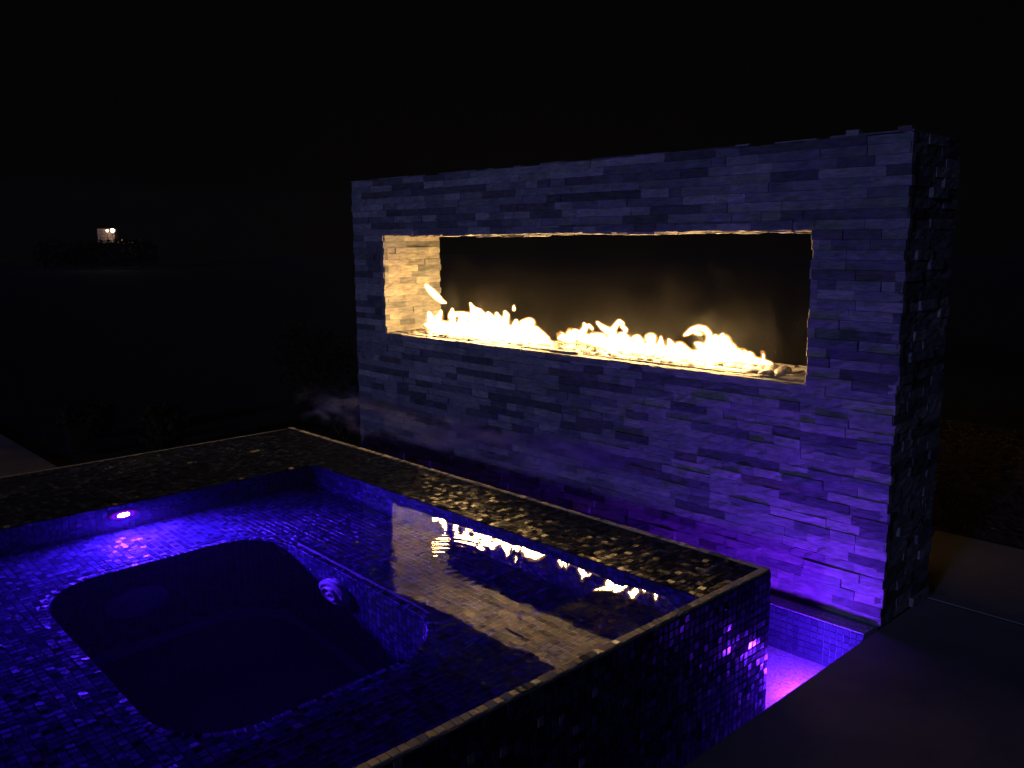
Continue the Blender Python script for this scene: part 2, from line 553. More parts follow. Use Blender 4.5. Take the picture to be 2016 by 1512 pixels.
def stone(O, U, V, Nn, lu, lv, out, back=ST, light=False, rough=1.0, chamfer=False):
    """one split-face stone: an uneven front grid closed by four sides"""
    O, U, V, Nn = Vector(O), Vector(U), Vector(V), Vector(Nn)
    nu, nv = (5, 2) if lu > 0.13 else (3, 2)
    tu, tv = random.uniform(-0.010, 0.010) * rough, random.uniform(-0.05, 0.05) * rough
    g = 0.0004
    vs = []
    for j in range(nv + 1):
        for i in range(nu + 1):
            a, b_ = i / nu, j / nv
            if chamfer and i == 1:
                a = 0.007 / lu
            edge = i in (0, nu) or j in (0, nv)
            w = out + (a - 0.5) * lu * tu + (b_ - 0.5) * lv * tv + random.uniform(-1, 1) * 0.0024 * rough - (0.0007 * rough if edge else 0)
            uu = g + a * (lu - 2 * g) + (random.uniform(-0.25, 0.25) * lu / nu if 0 < i < nu else random.uniform(0, 0.0004))
            vv = g + b_ * (lv - 2 * g) + (random.uniform(-0.004, 0.004) if 0 < j < nv else random.uniform(0, 0.0004) * (1 if j == 0 else -1))
            if chamfer and i < 2:
                uu = g + a * (lu - 2 * g)
                w -= 0.008 if i == 0 else 0.0
            vs.append((uu - lu / 2, vv - lv / 2, w))
    n1 = nu + 1
    fs = [(j * n1 + i, j * n1 + i + 1, (j + 1) * n1 + i + 1, (j + 1) * n1 + i) for j in range(nv) for i in range(nu)]
    ring = list(range(n1)) + [j * n1 + nu for j in range(1, nv + 1)] + [nv * n1 + i for i in range(nu - 1, -1, -1)] + [j * n1 for j in range(nv - 1, 0, -1)]
    k0 = len(vs)
    vs += [(vs[i][0], vs[i][1], -back) for i in ring]
    m_ = len(ring)
    fs += [(ring[(k + 1) % m_], ring[k], k0 + k, k0 + (k + 1) % m_) for k in range(m_)]
    c = O + U * lu / 2 + V * lv / 2
    if U.cross(V).dot(Nn) < 0:
        fs = [f[::-1] for f in fs]
    world_vs = [U * x + V * y + Nn * z for x, y, z in vs]
    # how large it shows in the photograph
    q = [seen(c + U * a * lu / 2 + V * b_ * lv / 2) for a, b_ in ((-1, -1), (1, -1), (1, 1), (-1, 1))]
    area = abs(sum(q[i][0] * q[(i + 1) % 4][1] - q[(i + 1) % 4][0] * q[i][1] for i in range(4))) / 2
    px, py, dist = seen(c)
    if Nn.dot(CAM - c) <= 0 or not (0 < px < 2016 and 0 < py < 1512):
        area = 0
    if px < 1516 and py > 843 + (px - 570) * 0.2931 - 4:      # behind the spa
        area = 0
    stones.append((area, world_vs, fs, stone_tone(light), c))


def row_lengths(total, lo=0.06, hi=0.28):
    out, x = [], 0
    while x < total - 1e-6:
        L = random.triangular(lo, hi, 0.13)
        if total - x - L < lo:
            L = total - x
            if L > hi:
                L = L / 2
        out.append(L)
        x += L
    return out


def protrude():
    return max(0.0, random.gauss(0.001, 0.0055)) - 0.002


X, Y, Z = Vector((1, 0, 0)), Vector((0, 1, 0)), Vector((0, 0, 1))
for k in range(-24, 25):
    z = k * ROW
    spans = [(0.0, W)] if not 0 <= k < 16 else [(0.0, OL), (OR, W)]
    for a, b_ in spans:
        x = a
        for L in row_lengths(b_ - a):
            l2, x2 = L, x
            if abs(x - a) < 1e-6 and a > 1:
                e_ = random.uniform(-0.003, 0.012)
                x2 -= e_
                l2 += e_
            if abs(x + L - W) < 1e-4:
                l2 += random.uniform(-0.004, 0.009)
            if abs(x + L - b_) < 1e-4 and b_ < 1:
                l2 += random.uniform(-0.003, 0.010)
            stone((x2, 0, z), X, Z, -Y, l2, ROW - (random.uniform(0, 0.006) if k == 24 else 0), protrude(), chamfer=abs(x - a) < 1e-6 and a > 1)
            x += L
# uneven cap stones along the top edge
x = 0.0
while x < W:
    L = random.uniform(0.05, 0.22)
    L = min(L, W - x + 0.004)
    if random.random() < 0.75 and L > 0.02:
        stone((x, -random.uniform(-0.002, 0.005), 0.966), X, Z, -Y, L, random.uniform(0.003, 0.010), 0.0)
    x += L
stone((3.38, -0.004, 0.968), X, Z, -Y, 0.05, 0.022, 0.0)
stone((3.575, -0.004, 0.968), X, Z, -Y, 0.05, 0.020, 0.0)
# right end of the wall
for k in range(-24, 25):
    y = 0.002
    for L in row_lengths(DEPTH - 0.004, 0.08, 0.26):
        stone((W, y, k * ROW), Y, Z, X, L, ROW, protrude())
        y += L
# reveals, lintel underside and sill
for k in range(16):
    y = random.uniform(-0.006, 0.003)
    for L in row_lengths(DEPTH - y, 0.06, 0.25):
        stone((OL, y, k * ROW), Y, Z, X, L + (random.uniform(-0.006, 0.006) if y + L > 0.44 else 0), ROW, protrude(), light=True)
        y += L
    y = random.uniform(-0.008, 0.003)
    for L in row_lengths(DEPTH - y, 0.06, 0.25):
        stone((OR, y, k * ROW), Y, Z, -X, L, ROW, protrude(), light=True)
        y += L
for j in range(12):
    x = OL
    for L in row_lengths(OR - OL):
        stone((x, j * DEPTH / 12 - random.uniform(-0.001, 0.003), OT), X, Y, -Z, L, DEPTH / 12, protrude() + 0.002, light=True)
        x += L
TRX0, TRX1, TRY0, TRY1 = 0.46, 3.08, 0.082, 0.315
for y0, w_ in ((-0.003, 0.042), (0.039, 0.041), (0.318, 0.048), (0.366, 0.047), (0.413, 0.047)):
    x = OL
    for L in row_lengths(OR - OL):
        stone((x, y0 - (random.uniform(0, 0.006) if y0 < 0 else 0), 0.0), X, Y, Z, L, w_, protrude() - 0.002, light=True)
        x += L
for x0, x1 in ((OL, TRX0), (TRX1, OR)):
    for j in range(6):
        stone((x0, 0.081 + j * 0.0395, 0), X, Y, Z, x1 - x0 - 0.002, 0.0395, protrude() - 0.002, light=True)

stones.sort(key=lambda s: -s[0])
for a, vs, fs, tone_, c in stones[:300]:
    me = mesh('stone', vs, fs, [tone_] * len(vs))
    link('stone', me, M_STONE, fire_wall, c)
mb = MB()
for a, vs, fs, tone_, c in stones[300:]:
    mb.add([v + c for v in vs], fs, tone_)
tag(mb.build('stone_cladding', M_STONE, fire_wall, tone=True), kind='stuff')

# burner tray
mb = MB()
mb.box(TRX0, TRX1, TRY0, TRY1, -0.028, -0.022)
for a in ((TRX0 - 0.003, TRX0, TRY0 - 0.003, TRY1 + 0.003), (TRX1, TRX1 + 0.003, TRY0 - 0.003, TRY1 + 0.003), (TRX0, TRX1, TRY0 - 0.003, TRY0), (TRX0, TRX1, TRY1, TRY1 + 0.003)):
    mb.box(*a, -0.028, 0.004)
tray = mb.build('burner_tray', M_STEEL, fire_wall)
mb = MB()
mb.tube([(0.6, 0.2, -0.012), (2.95, 0.2, -0.012)], [0.009, 0.009], 10)
mb.build('burner_pipe', M_STEEL, tray)

# ledge the wall stands on and its basin
basin = empty('catch_basin', (3.0, -0.35, -1.2), 'narrow tiled catch basin glowing purple between hot tub, wall and deck', 'basin')
mb = MB()
mb.box(-0.02, TX1 - 0.002, -0.095, ST - 0.002, -1.24, -0.934)
mb.box(-0.02, TX1 - 0.002, SY1 + 0.004, -0.095, -1.24, -1.12)
mb.box(SX1 + 0.004, TX1 - 0.002, SY0, SY1 + 0.002, -1.24, -1.1205)
mb.box(-0.02, 0.0, -3.35, -0.10, -1.15, -0.94)
mb.build('basin_shell', M_PLASTER, basin)
mb = MB()
mb.box(TX1 - 0.0015, TX1 + 0.002, -3.35, -0.002, -1.15, -0.962)
mb.build('basin_side', M_GROUT, basin)

# ------------------------------------------------------------------ hot tub
spa = empty('hot_tub', ((SX0 + SX1) / 2, (SY0 + SY1) / 2, -1.155), 'raised square hot tub covered in iridescent dark mosaic tiles', 'hot tub')
PITCH_T, TS = 0.0272, 0.0250
TH = 0.0045
tiles = []                        # (area, centre, u, v, n, tone)


def lay(c, u, v, n, bright=0.0, size=1.0, owner=0, tilt=1.0, top=0.78, dry=False, var=0.8):
    q = Quaternion(u, random.gauss(0, 0.05 * tilt)) @ Quaternion(v, random.gauss(0, 0.05 * tilt))
    u2, v2, n2 = q @ u, q @ v, q @ n
    x, y, d = seen(c)
    area = 0
    if 0 < x < 2016 and 0 < y < 1512 and n.dot(CAM - c) > 0:
        area = (TS * FPX / d) ** 2 * n.dot((CAM - c).normalized())
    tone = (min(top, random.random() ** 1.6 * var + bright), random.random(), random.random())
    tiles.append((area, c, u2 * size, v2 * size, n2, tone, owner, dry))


def patch(mbg, o, u, v, n, lu, lv, mask=None, bright=0.0, vis=1.0, owner=0, grout=True, tilt=1.0, dry=False, var=0.8):
    """a rectangle of grout with mosaic tiles laid on it"""
    o, u, v, n = Vector(o), Vector(u), Vector(v), Vector(n)
    if grout:
        mbg.quad(o, o + u * lu, o + u * lu + v * lv, o + v * lv)
    a, b_ = max(1, round(lu / PITCH_T)), max(1, round(lv / PITCH_T))
    pu, pv = lu / a, lv / b_
    for i in range(a):
        for j in range(b_):
            c = o + u * (i + 0.5) * pu + v * (j + 0.5) * pv
            if mask and not mask(c):
                continue
            k0 = len(tiles)
            lay(c, u * (pu / PITCH_T), v * (pv / PITCH_T), n, bright, 1.0, owner, tilt, dry=dry, var=var)
            if vis != 1.0:
                tiles[k0] = (tiles[k0][0] * vis,) + tiles[k0][1:]


g = MB()
zt = ZR - 0.001                   # wet rim: tile tops lie a few millimetres under the film of water
# rim: back and front strips, left strip, sunk shelves
patch(g, (SX0 + 0.03, IY1, zt), X, Y, Z, SX1 - SX0 - 0.06, SY1 - IY1 - 0.028, bright=0.0, tilt=1.0, dry=True)
patch(g, (SX0 + 0.03, SY0 + 0.03, zt), X, Y, Z, SX1 - SX0 - 0.06, IY0 - SY0 - 0.03)
patch(g, (SX0 + 0.03, IY0, zt), X, Y, Z, LX0 - SX0 - 0.03, IY1 - IY0)
patch(g, (LX0, IY0, SHELFL), X, Y, Z, IX0 - LX0 - 0.027, IY1 - IY0, dry=True)
patch(g, (IX1, IY0, SHELF), X, Y, Z, SX1 - IX1 - 0.028, IY1 - IY0)
# small risers
patch(g, (LX0, IY0, SHELFL), Y, Z, X, IY1 - IY0, zt - SHELFL)
patch(g, (IX1, IY1, SHELF), X, Z, -Y, SX1 - IX1 - 0.028, zt - SHELF)
patch(g, (LX0, IY1, SHELFL), X, Z, -Y, IX0 - LX0, zt - SHELFL)
# pit walls down to the bench
patch(g, (IX0, IY0, BENCH), Y, Z, X, IY1 - IY0, SHELFL - BENCH)
patch(g, (IX0, IY1, BENCH), X, Z, -Y, IX1 - IX0, zt - BENCH)
patch(g, (IX1, IY1, BENCH), -Y, Z, -X, IY1 - IY0, SHELF - BENCH)
patch(g, (IX1, IY0, BENCH), -X, Z, Y, IX1 - IX0, zt - BENCH)
# outer edge: a bullnose row on top, then the sides
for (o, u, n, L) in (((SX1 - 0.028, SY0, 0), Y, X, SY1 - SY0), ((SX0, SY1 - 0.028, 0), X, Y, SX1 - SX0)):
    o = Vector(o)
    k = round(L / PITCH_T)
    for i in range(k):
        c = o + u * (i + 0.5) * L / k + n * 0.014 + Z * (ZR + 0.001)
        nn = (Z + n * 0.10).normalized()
        lay(c, u, u.cross(nn) * -1 if u.cross(nn).dot(n) < 0 else u.cross(nn), nn, 0.84, 1.0, 0, 1.8, 1.0, True)  # pale gold tone paints the fire's gleam along this row
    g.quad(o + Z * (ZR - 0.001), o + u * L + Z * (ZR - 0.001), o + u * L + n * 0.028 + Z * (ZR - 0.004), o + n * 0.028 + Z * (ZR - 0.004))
    g.quad(o + Z * (ZR - 0.001), o + u * L + Z * (ZR - 0.001), o + u * L + Z * (SHELF - 0.01), o + Z * (SHELF - 0.01))
# bullnose rows on the two inner edges of the left rim
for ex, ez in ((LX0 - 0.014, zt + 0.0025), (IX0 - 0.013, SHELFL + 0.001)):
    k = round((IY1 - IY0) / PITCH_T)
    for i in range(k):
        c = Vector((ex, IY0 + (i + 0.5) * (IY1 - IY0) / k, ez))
        lay(c, Y, (X - Z * 0.25).normalized(), (Z + X * 0.25).normalized(), 0.08, 1.0, 0, 1.8, 1.0, True)  # the few gold tiles are painted glints of the fire
g.quad((IX0 - 0.027, IY0, SHELFL - 0.001), (IX0, IY0, SHELFL - 0.004), (IX0, IY1, SHELFL - 0.004), (IX0 - 0.027, IY1, SHELFL - 0.001))
patch(g, (SX1, SY0, -1.153), Y, Z, X, SY1 - SY0, ZR - 0.006 + 1.153, tilt=1.2, dry=True)
patch(g, (SX0, SY1, -1.153), X, Z, Y, SX1 - SX0, ZR - 0.006 + 1.153, vis=0, dry=True)
g.quad((SX0, SY0, -1.153), (SX0, SY1, -1.153), (SX0, SY1, ZR), (SX0, SY0, ZR))
g.quad((SX0, SY0, -1.153), (SX1, SY0, -1.153), (SX1, SY0, ZR), (SX0, SY0, ZR))
g.quad((SX0, SY0, ZR), (SX0 + 0.03, SY0, ZR), (SX0 + 0.03, SY1, ZR), (SX0, SY1, ZR))

# bench with the rounded foot well cut into it
FX0, FX1, FY0, FY1, FR = 1.514, 2.854, -2.473, -1.513, 0.255
path = []
for cx, cy, a0 in ((FX1 - FR, FY1 - FR, 0), (FX0 + FR, FY1 - FR, 90), (FX0 + FR, FY0 + FR, 180), (FX1 - FR, FY0 + FR, 270)):
    for q in range(0, 91, 9):
        a = math.radians(a0 + q)
        path.append(Vector((cx + FR * math.cos(a), cy + FR * math.sin(a), 0)))
mid = Vector(((FX0 + FX1) / 2, (FY0 + FY1) / 2, 0))


def in_well(c, m_=0.0):
    dx = max(FX0 + FR - c.x, c.x - (FX1 - FR), 0)
    dy = max(FY0 + FR - c.y, c.y - (FY1 - FR), 0)
    return math.hypot(dx, dy) < FR + m_


outer = []
for p in path:
    d = p - mid
    s = min((IX1 - mid.x) / d.x if d.x > 1e-6 else 9e9, (IX0 - mid.x) / d.x if d.x < -1e-6 else 9e9,
            (IY1 - mid.y) / d.y if d.y > 1e-6 else 9e9, (IY0 - mid.y) / d.y if d.y < -1e-6 else 9e9)
    outer.append(mid + d * s)
n_ = len(path)
zb = Vector((0, 0, BENCH))
for i in range(n_):
    j = (i + 1) % n_
    g.quad(path[i] + zb, path[j] + zb, outer[j] + zb, outer[i] + zb)
    # pit corners that the fan leaves open
    if abs(outer[i].x - outer[j].x) > 1e-4 and abs(outer[i].y - outer[j].y) > 1e-4:
        cxy = Vector((IX1 if max(outer[i].x, outer[j].x) > mid.x else IX0, IY1 if max(outer[i].y, outer[j].y) > mid.y else IY0, 0))
        g.add([outer[i] + zb, outer[j] + zb, cxy + zb], [(0, 1, 2)])
WELLZ = -1.72
patch(g, (IX0, IY0, BENCH), X, Y, Z, IX1 - IX0, IY1 - IY0, mask=lambda c: not in_well(c, 0.026), grout=False, tilt=1.5)
# walls of the well, tiled along its outline, with a bullnose row at the lip
seg = []
for i in range(n_):
    j = (i + 1) % n_
    seg.append((path[i], path[j]))
    g.quad(path[i] + zb, path[j] + zb, path[j] + Z * WELLZ, path[i] + Z * WELLZ)
tot = sum((b_ - a).length for a, b_ in seg)
cnt = round(tot / PITCH_T)
step = tot / cnt
si, acc = 0, 0.0
for k in range(cnt):
    s = (k + 0.5) * step
    while s > acc + (seg[si][1] - seg[si][0]).length:
        acc += (seg[si][1] - seg[si][0]).length
        si += 1
    a, b_ = seg[si]
    d = (b_ - a).normalized()
    p = a + d * (s - acc)
    n = Vector((-d.y, d.x, 0))        # towards the middle of the well
    lay(p + zb - n * 0.011 - Z * 0.001, d, n, (Z * 0.93 + n * 0.36).normalized(), 0.1, 0.96, 0, 3.0)
    for r_ in range(26):
        lay(p + Z * (BENCH - 0.016 - r_ * PITCH_T), d, Z, n)
shell = g.build('shell', M_GROUT, spa)
mb = MB()
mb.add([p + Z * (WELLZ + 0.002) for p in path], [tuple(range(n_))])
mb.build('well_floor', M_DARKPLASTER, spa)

# basin tiles
k0 = len(tiles)
patch(None, (0.0, -0.0965, -1.15), X, Z, -Y, TX1, -0.937 + 1.15, owner=1, grout=False, bright=0.58, dry=True, var=0.08, tilt=0.3)
patch(None, (TX1 - 0.003, -3.3, -1.15), Y, Z, -X, 3.2, 0.185, owner=1, grout=False, vis=0, bright=0.3, dry=True)
for k in range(k0, len(tiles)):                      # hidden behind the spa
    x, y, d = seen(tiles[k][1])
    if x < 1519 or x > 1712 or y > 1247 + (1712 - x) * 0.74:
        tiles[k] = (0,) + tiles[k][1:]


def tile_geo(c, u, v, n):
    h, i_ = TS / 2, TS / 2 - 0.0014
    w = c + n * TH * 0.0
    lo = [w - u * h - v * h, w + u * h - v * h, w + u * h + v * h, w - u * h + v * h]
    t_ = w + n * TH
    hi = [t_ - u * i_ - v * i_, t_ + u * i_ - v * i_, t_ + u * i_ + v * i_, t_ - u * i_ + v * i_]
    mid_ = [p + n * TH * 0.65 for p in lo]
    return lo + mid_ + hi


TF = [(8, 9, 10, 11)] + [(k, (k + 1) % 4, 4 + (k + 1) % 4, 4 + k) for k in range(4)] + [(4 + k, 4 + (k + 1) % 4, 8 + (k + 1) % 4, 8 + k) for k in range(4)]
variants = {}
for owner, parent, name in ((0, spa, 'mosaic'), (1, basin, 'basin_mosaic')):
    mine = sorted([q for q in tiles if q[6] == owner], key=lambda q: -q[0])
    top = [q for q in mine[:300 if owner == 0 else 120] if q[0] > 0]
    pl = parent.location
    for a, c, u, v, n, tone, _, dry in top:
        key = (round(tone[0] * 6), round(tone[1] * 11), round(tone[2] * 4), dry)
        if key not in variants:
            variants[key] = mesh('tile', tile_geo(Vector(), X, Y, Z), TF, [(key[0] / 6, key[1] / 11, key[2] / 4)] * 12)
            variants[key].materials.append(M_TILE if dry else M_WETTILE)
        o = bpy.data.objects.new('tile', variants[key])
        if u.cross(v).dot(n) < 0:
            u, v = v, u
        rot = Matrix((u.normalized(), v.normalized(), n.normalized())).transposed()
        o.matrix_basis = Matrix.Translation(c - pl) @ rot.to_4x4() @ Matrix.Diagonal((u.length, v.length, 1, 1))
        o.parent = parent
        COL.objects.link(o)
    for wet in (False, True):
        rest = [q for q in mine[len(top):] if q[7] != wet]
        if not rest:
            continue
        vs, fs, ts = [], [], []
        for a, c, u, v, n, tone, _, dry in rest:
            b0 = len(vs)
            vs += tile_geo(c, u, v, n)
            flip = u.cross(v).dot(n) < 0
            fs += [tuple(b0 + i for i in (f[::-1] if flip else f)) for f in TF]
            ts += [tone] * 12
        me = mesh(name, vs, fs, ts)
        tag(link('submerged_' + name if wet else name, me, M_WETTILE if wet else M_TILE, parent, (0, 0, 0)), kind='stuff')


# round drain covers on the walls of the well
def drain(c, ax, r):
    c, ax = Vector(c), Vector(ax).normalized()
    mb = MB()
    mb.lathe([(r, 0.0), (r, 0.014), (r * 0.93, 0.024), (r * 0.80, 0.030), (r * 0.70, 0.032), (r * 0.66, 0.028)], c, ax, 40)
    d = mb.build('drain_cover', M_PLASTIC, spa, c, smooth=True)
    mb = MB()
    a = ax.orthogonal().normalized()
    b_ = ax.cross(a)
    for k in range(44):
        q = 2 * math.pi * k / 44
        e_ = a * math.cos(q) + b_ * math.sin(q)
        s_ = ax.cross(e_) * 0.0028
        p0, p1 = c + e_ * r * 0.74 + ax * 0.0335, c + e_ * r * 0.99 + ax * 0.0215
        mb.add([p0 - s_, p0 + s_, p1 + s_, p1 - s_, p0 - s_ - ax * 0.006, p0 + s_ - ax * 0.006, p1 + s_ - ax * 0.012, p1 - s_ - ax * 0.012],
               [(0, 1, 2, 3), (0, 3, 7, 4), (1, 5, 6, 2), (2, 6, 7, 3), (0, 4, 5, 1)])
    mb.build('rib', M_PLASTIC, d, c)
    mb = MB()
    mb.lathe([(r * 0.52, 0.02), (r * 0.52, 0.040), (r * 0.44, 0.044), (r * 0.40, 0.036), (r * 0.16, 0.034), (r * 0.15, 0.044), (r * 0.02, 0.045)], c, ax, 32)
    mb.build('inner_ring', M_PLASTIC, d, c, smooth=True)


drain((2.10, FY1 - 0.004, -1.135), (0, -1, 0), 0.100)
drain((FX0 + 0.004, -2.095, -1.27), (1, 0, 0), 0.125)


def lamp(parent, c, ax, r, lens_m, rim=1.5, dome=0.25, with_halo=True):
    c, ax = Vector(c), Vector(ax).normalized()
    mb = MB()
    mb.lathe([(r * rim, -0.004), (r * rim, 0.006), (r * 1.15, 0.013), (r * 1.02, 0.009)], c, ax, 28)
    d = mb.build('pool_light', M_PLASTIC, parent, c, smooth=True)
    mb = MB()
    mb.lathe([(r * math.cos(q), 0.0085 + dome * r * math.sin(q)) for q in [i * math.pi / 2 / 6 for i in range(6)]] + [(0.001, 0.0085 + dome * r)], c, ax, 20)
    mb.build('lens', lens_m, d, c, smooth=True)
    if not with_halo:
        return
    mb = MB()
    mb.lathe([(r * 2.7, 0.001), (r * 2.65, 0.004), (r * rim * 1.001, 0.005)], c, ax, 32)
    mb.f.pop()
    mb.build('glare_halo', M_GLARE_HALO, d, c, smooth=True)  # added glow for the lamp's glare, no part of the fitting


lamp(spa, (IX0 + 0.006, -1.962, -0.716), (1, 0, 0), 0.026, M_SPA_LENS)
lamp(basin, (TX1 - 0.004, -0.37, -1.025), (-1, 0.0, 0), 0.028, M_GUT_LENS, 1.5, 1.1, False)

# water in the tub (one closed body) and in the basin
mb = MB()
mb.box(SX0 + 0.02, SX1 - 0.022, SY0 + 0.02, SY1 - 0.022, -1.80, ZR)
tag(mb.build('spa_water', M_WATER), kind='structure')
mb = MB()
mb.quad((0.0, SY1 + 0.006, -1.06), (TX1 - 0.005, SY1 + 0.006, -1.06), (TX1 - 0.005, -0.102, -1.06), (0.0, -0.102, -1.06))
mb.quad((SX1 + 0.006, SY0, -1.06), (TX1 - 0.005, SY0, -1.06), (TX1 - 0.005, SY1 + 0.006, -1.06), (SX1 + 0.006, SY1 + 0.006, -1.06))
tag(mb.build('basin_water', M_GUTWATER), kind='structure')


# ------------------------------------------------------------------ fire
FLAMES = [[[(0.726,0.165,0.193,0.007),(0.676,0.165,0.219,0.016),(0.626,0.165,0.249,0.0177),(0.59,0.165,0.273,0.0129),(0.555,0.165,0.294,0.0052)],[(0.728,0.147,0.21,0.0063),(0.777,0.147,0.193,0.0031)]],[[(0.597,0.165,0.037,0.0227),(0.66,0.165,0.042,0.0354),(0.761,0.165,0.039,0.0349),(0.86,0.165,0.033,0.0345),(0.98,0.165,0.039,0.0401),(1.096,0.165,0.038,0.0395),(1.209,0.165,0.04,0.0388),(1.318,0.165,0.04,0.0382),(1.424,0.165,0.039,0.0348),(1.506,0.165,0.031,0.0286),(1.586,0.165,0.02,0.017),(1.665,0.165,0.015,0.007)],[(0.597,0.183,0.052,0.026),(0.572,0.183,0.093,0.0163),(0.562,0.183,0.119,0.0052)],[(0.675,0.163,0.085,0.0192),(0.701,0.163,0.118,0.0096),(0.707,0.163,0.138,0.0048)],[(0.551,0.189,0.039,0.0131),(0.503,0.189,0.039,0.0033)],[(0.784,0.192,0.064,0.019),(0.775,0.192,0.114,0.0159),(0.786,0.192,0.153,0.0041)],[(0.963,0.128,0.074,0.0154),(0.945,0.128,0.11,0.0154),(0.993,0.128,0.129,0.0183),(1.048,0.128,0.117,0.0212)],[(0.866,0.122,0.124,0.0155),(0.914,0.122,0.133,0.0123),(0.972,0.122,0.137,0.0122)],[(0.921,0.216,0.056,0.025),(0.974,0.216,0.115,0.0217),(0.952,0.216,0.161,0.0124),(0.929,0.216,0.193,0.0031)],[(1.114,0.15,0.089,0.0302),(1.137,0.15,0.121,0.018),(1.083,0.15,0.157,0.0151),(1.042,0.15,0.17,0.0091)],[(1.199,0.147,0.11,0.0238),(1.172,0.147,0.144,0.0119),(1.164,0.147,0.152,0.006)],[(1.133,0.234,0.084,0.0274),(1.161,0.234,0.116,0.0151),(1.143,0.234,0.143,0.0061)],[(1.278,0.174,0.098,0.0237),(1.296,0.174,0.144,0.0133),(1.284,0.174,0.166,0.0038)],[(1.316,0.216,0.175,0.0059),(1.317,0.216,0.198,0.0029)],[(1.372,0.175,0.084,0.0204),(1.376,0.175,0.119,0.0058)],[(1.436,0.193,0.084,0.0348),(1.465,0.193,0.109,0.0289),(1.411,0.193,0.106,0.0145)],[(1.562,0.137,0.077,0.0254),(1.606,0.137,0.061,0.0197),(1.665,0.137,0.037,0.0111)]],[[(1.734,0.165,0.049,0.0083),(1.787,0.165,0.047,0.022),(1.824,0.165,0.042,0.0137)],[(1.828,0.193,0.067,0.0192),(1.865,0.193,0.057,0.0245),(1.937,0.193,0.049,0.0242),(2.008,0.193,0.044,0.0293),(2.095,0.193,0.04,0.0315),(2.179,0.193,0.037,0.0285),(2.26,0.193,0.034,0.0282),(2.34,0.193,0.033,0.0278),(2.418,0.193,0.032,0.0274),(2.493,0.193,0.032,0.0271),(2.553,0.193,0.03,0.0244)],[(1.811,0.22,0.069,0.0165),(1.796,0.22,0.085,0.0097)],[(1.88,0.18,0.083,0.0163),(1.901,0.18,0.112,0.0108),(1.894,0.18,0.136,0.0035)],[(1.879,0.205,0.114,0.0082),(1.908,0.205,0.124,0.0062),(1.93,0.205,0.107,0.0049)],[(1.944,0.197,0.065,0.0215),(2.001,0.197,0.07,0.0187)],[(2.139,0.127,0.071,0.0232),(2.135,0.127,0.102,0.0206),(2.088,0.127,0.121,0.0143),(2.053,0.127,0.14,0.0078),(2.029,0.127,0.157,0.0024)],[(2.065,0.207,0.106,0.0132),(2.088,0.207,0.134,0.0105),(2.111,0.207,0.159,0.0078),(2.135,0.207,0.147,0.0068)],[(2.151,0.188,0.134,0.0078),(2.171,0.188,0.12,0.0083),(2.168,0.188,0.107,0.0052)],[(2.173,0.155,0.087,0.0232),(2.209,0.155,0.069,0.0205)],[(2.308,0.124,0.075,0.0201),(2.298,0.124,0.094,0.0151),(2.27,0.124,0.089,0.0076)],[(2.313,0.22,0.051,0.0127),(2.303,0.22,0.084,0.0255)],[(2.4,0.174,0.058,0.0174),(2.403,0.174,0.086,0.0075),(2.402,0.174,0.105,0.0022)],[(2.447,0.203,0.049,0.0224),(2.437,0.203,0.078,0.0099),(2.427,0.203,0.09,0.0032)],[(2.478,0.221,0.055,0.0248),(2.512,0.221,0.043,0.0197)]],[[(2.61,0.165,0.033,0.0216),(2.658,0.165,0.04,0.0286),(2.727,0.165,0.046,0.0353),(2.782,0.165,0.047,0.0303),(2.849,0.165,0.044,0.0207),(2.914,0.165,0.039,0.0159),(2.965,0.165,0.035,0.0113),(3.01,0.165,0.032,0.0049)],[(2.632,0.202,0.061,0.0241),(2.606,0.202,0.078,0.0121),(2.588,0.202,0.084,0.0048)],[(2.686,0.226,0.082,0.0335),(2.727,0.226,0.103,0.0285),(2.747,0.226,0.073,0.026)],[(2.679,0.165,0.073,0.0213),(2.689,0.165,0.107,0.0142),(2.685,0.165,0.138,0.0106),(2.662,0.165,0.16,0.0107),(2.625,0.165,0.164,0.0119),(2.589,0.165,0.15,0.012),(2.563,0.165,0.131,0.0072),(2.546,0.165,0.122,0.0024)],[(2.721,0.212,0.115,0.0166),(2.729,0.212,0.137,0.0038)],[(2.713,0.171,0.109,0.0141),(2.715,0.171,0.13,0.0071)],[(2.801,0.228,0.052,0.0188),(2.768,0.228,0.065,0.0165)],[(2.874,0.221,0.048,0.0139),(2.866,0.221,0.061,0.0058)],[(2.636,0.131,0.144,0.0071),(2.664,0.131,0.139,0.0047)]]]
LIFT = 0.012


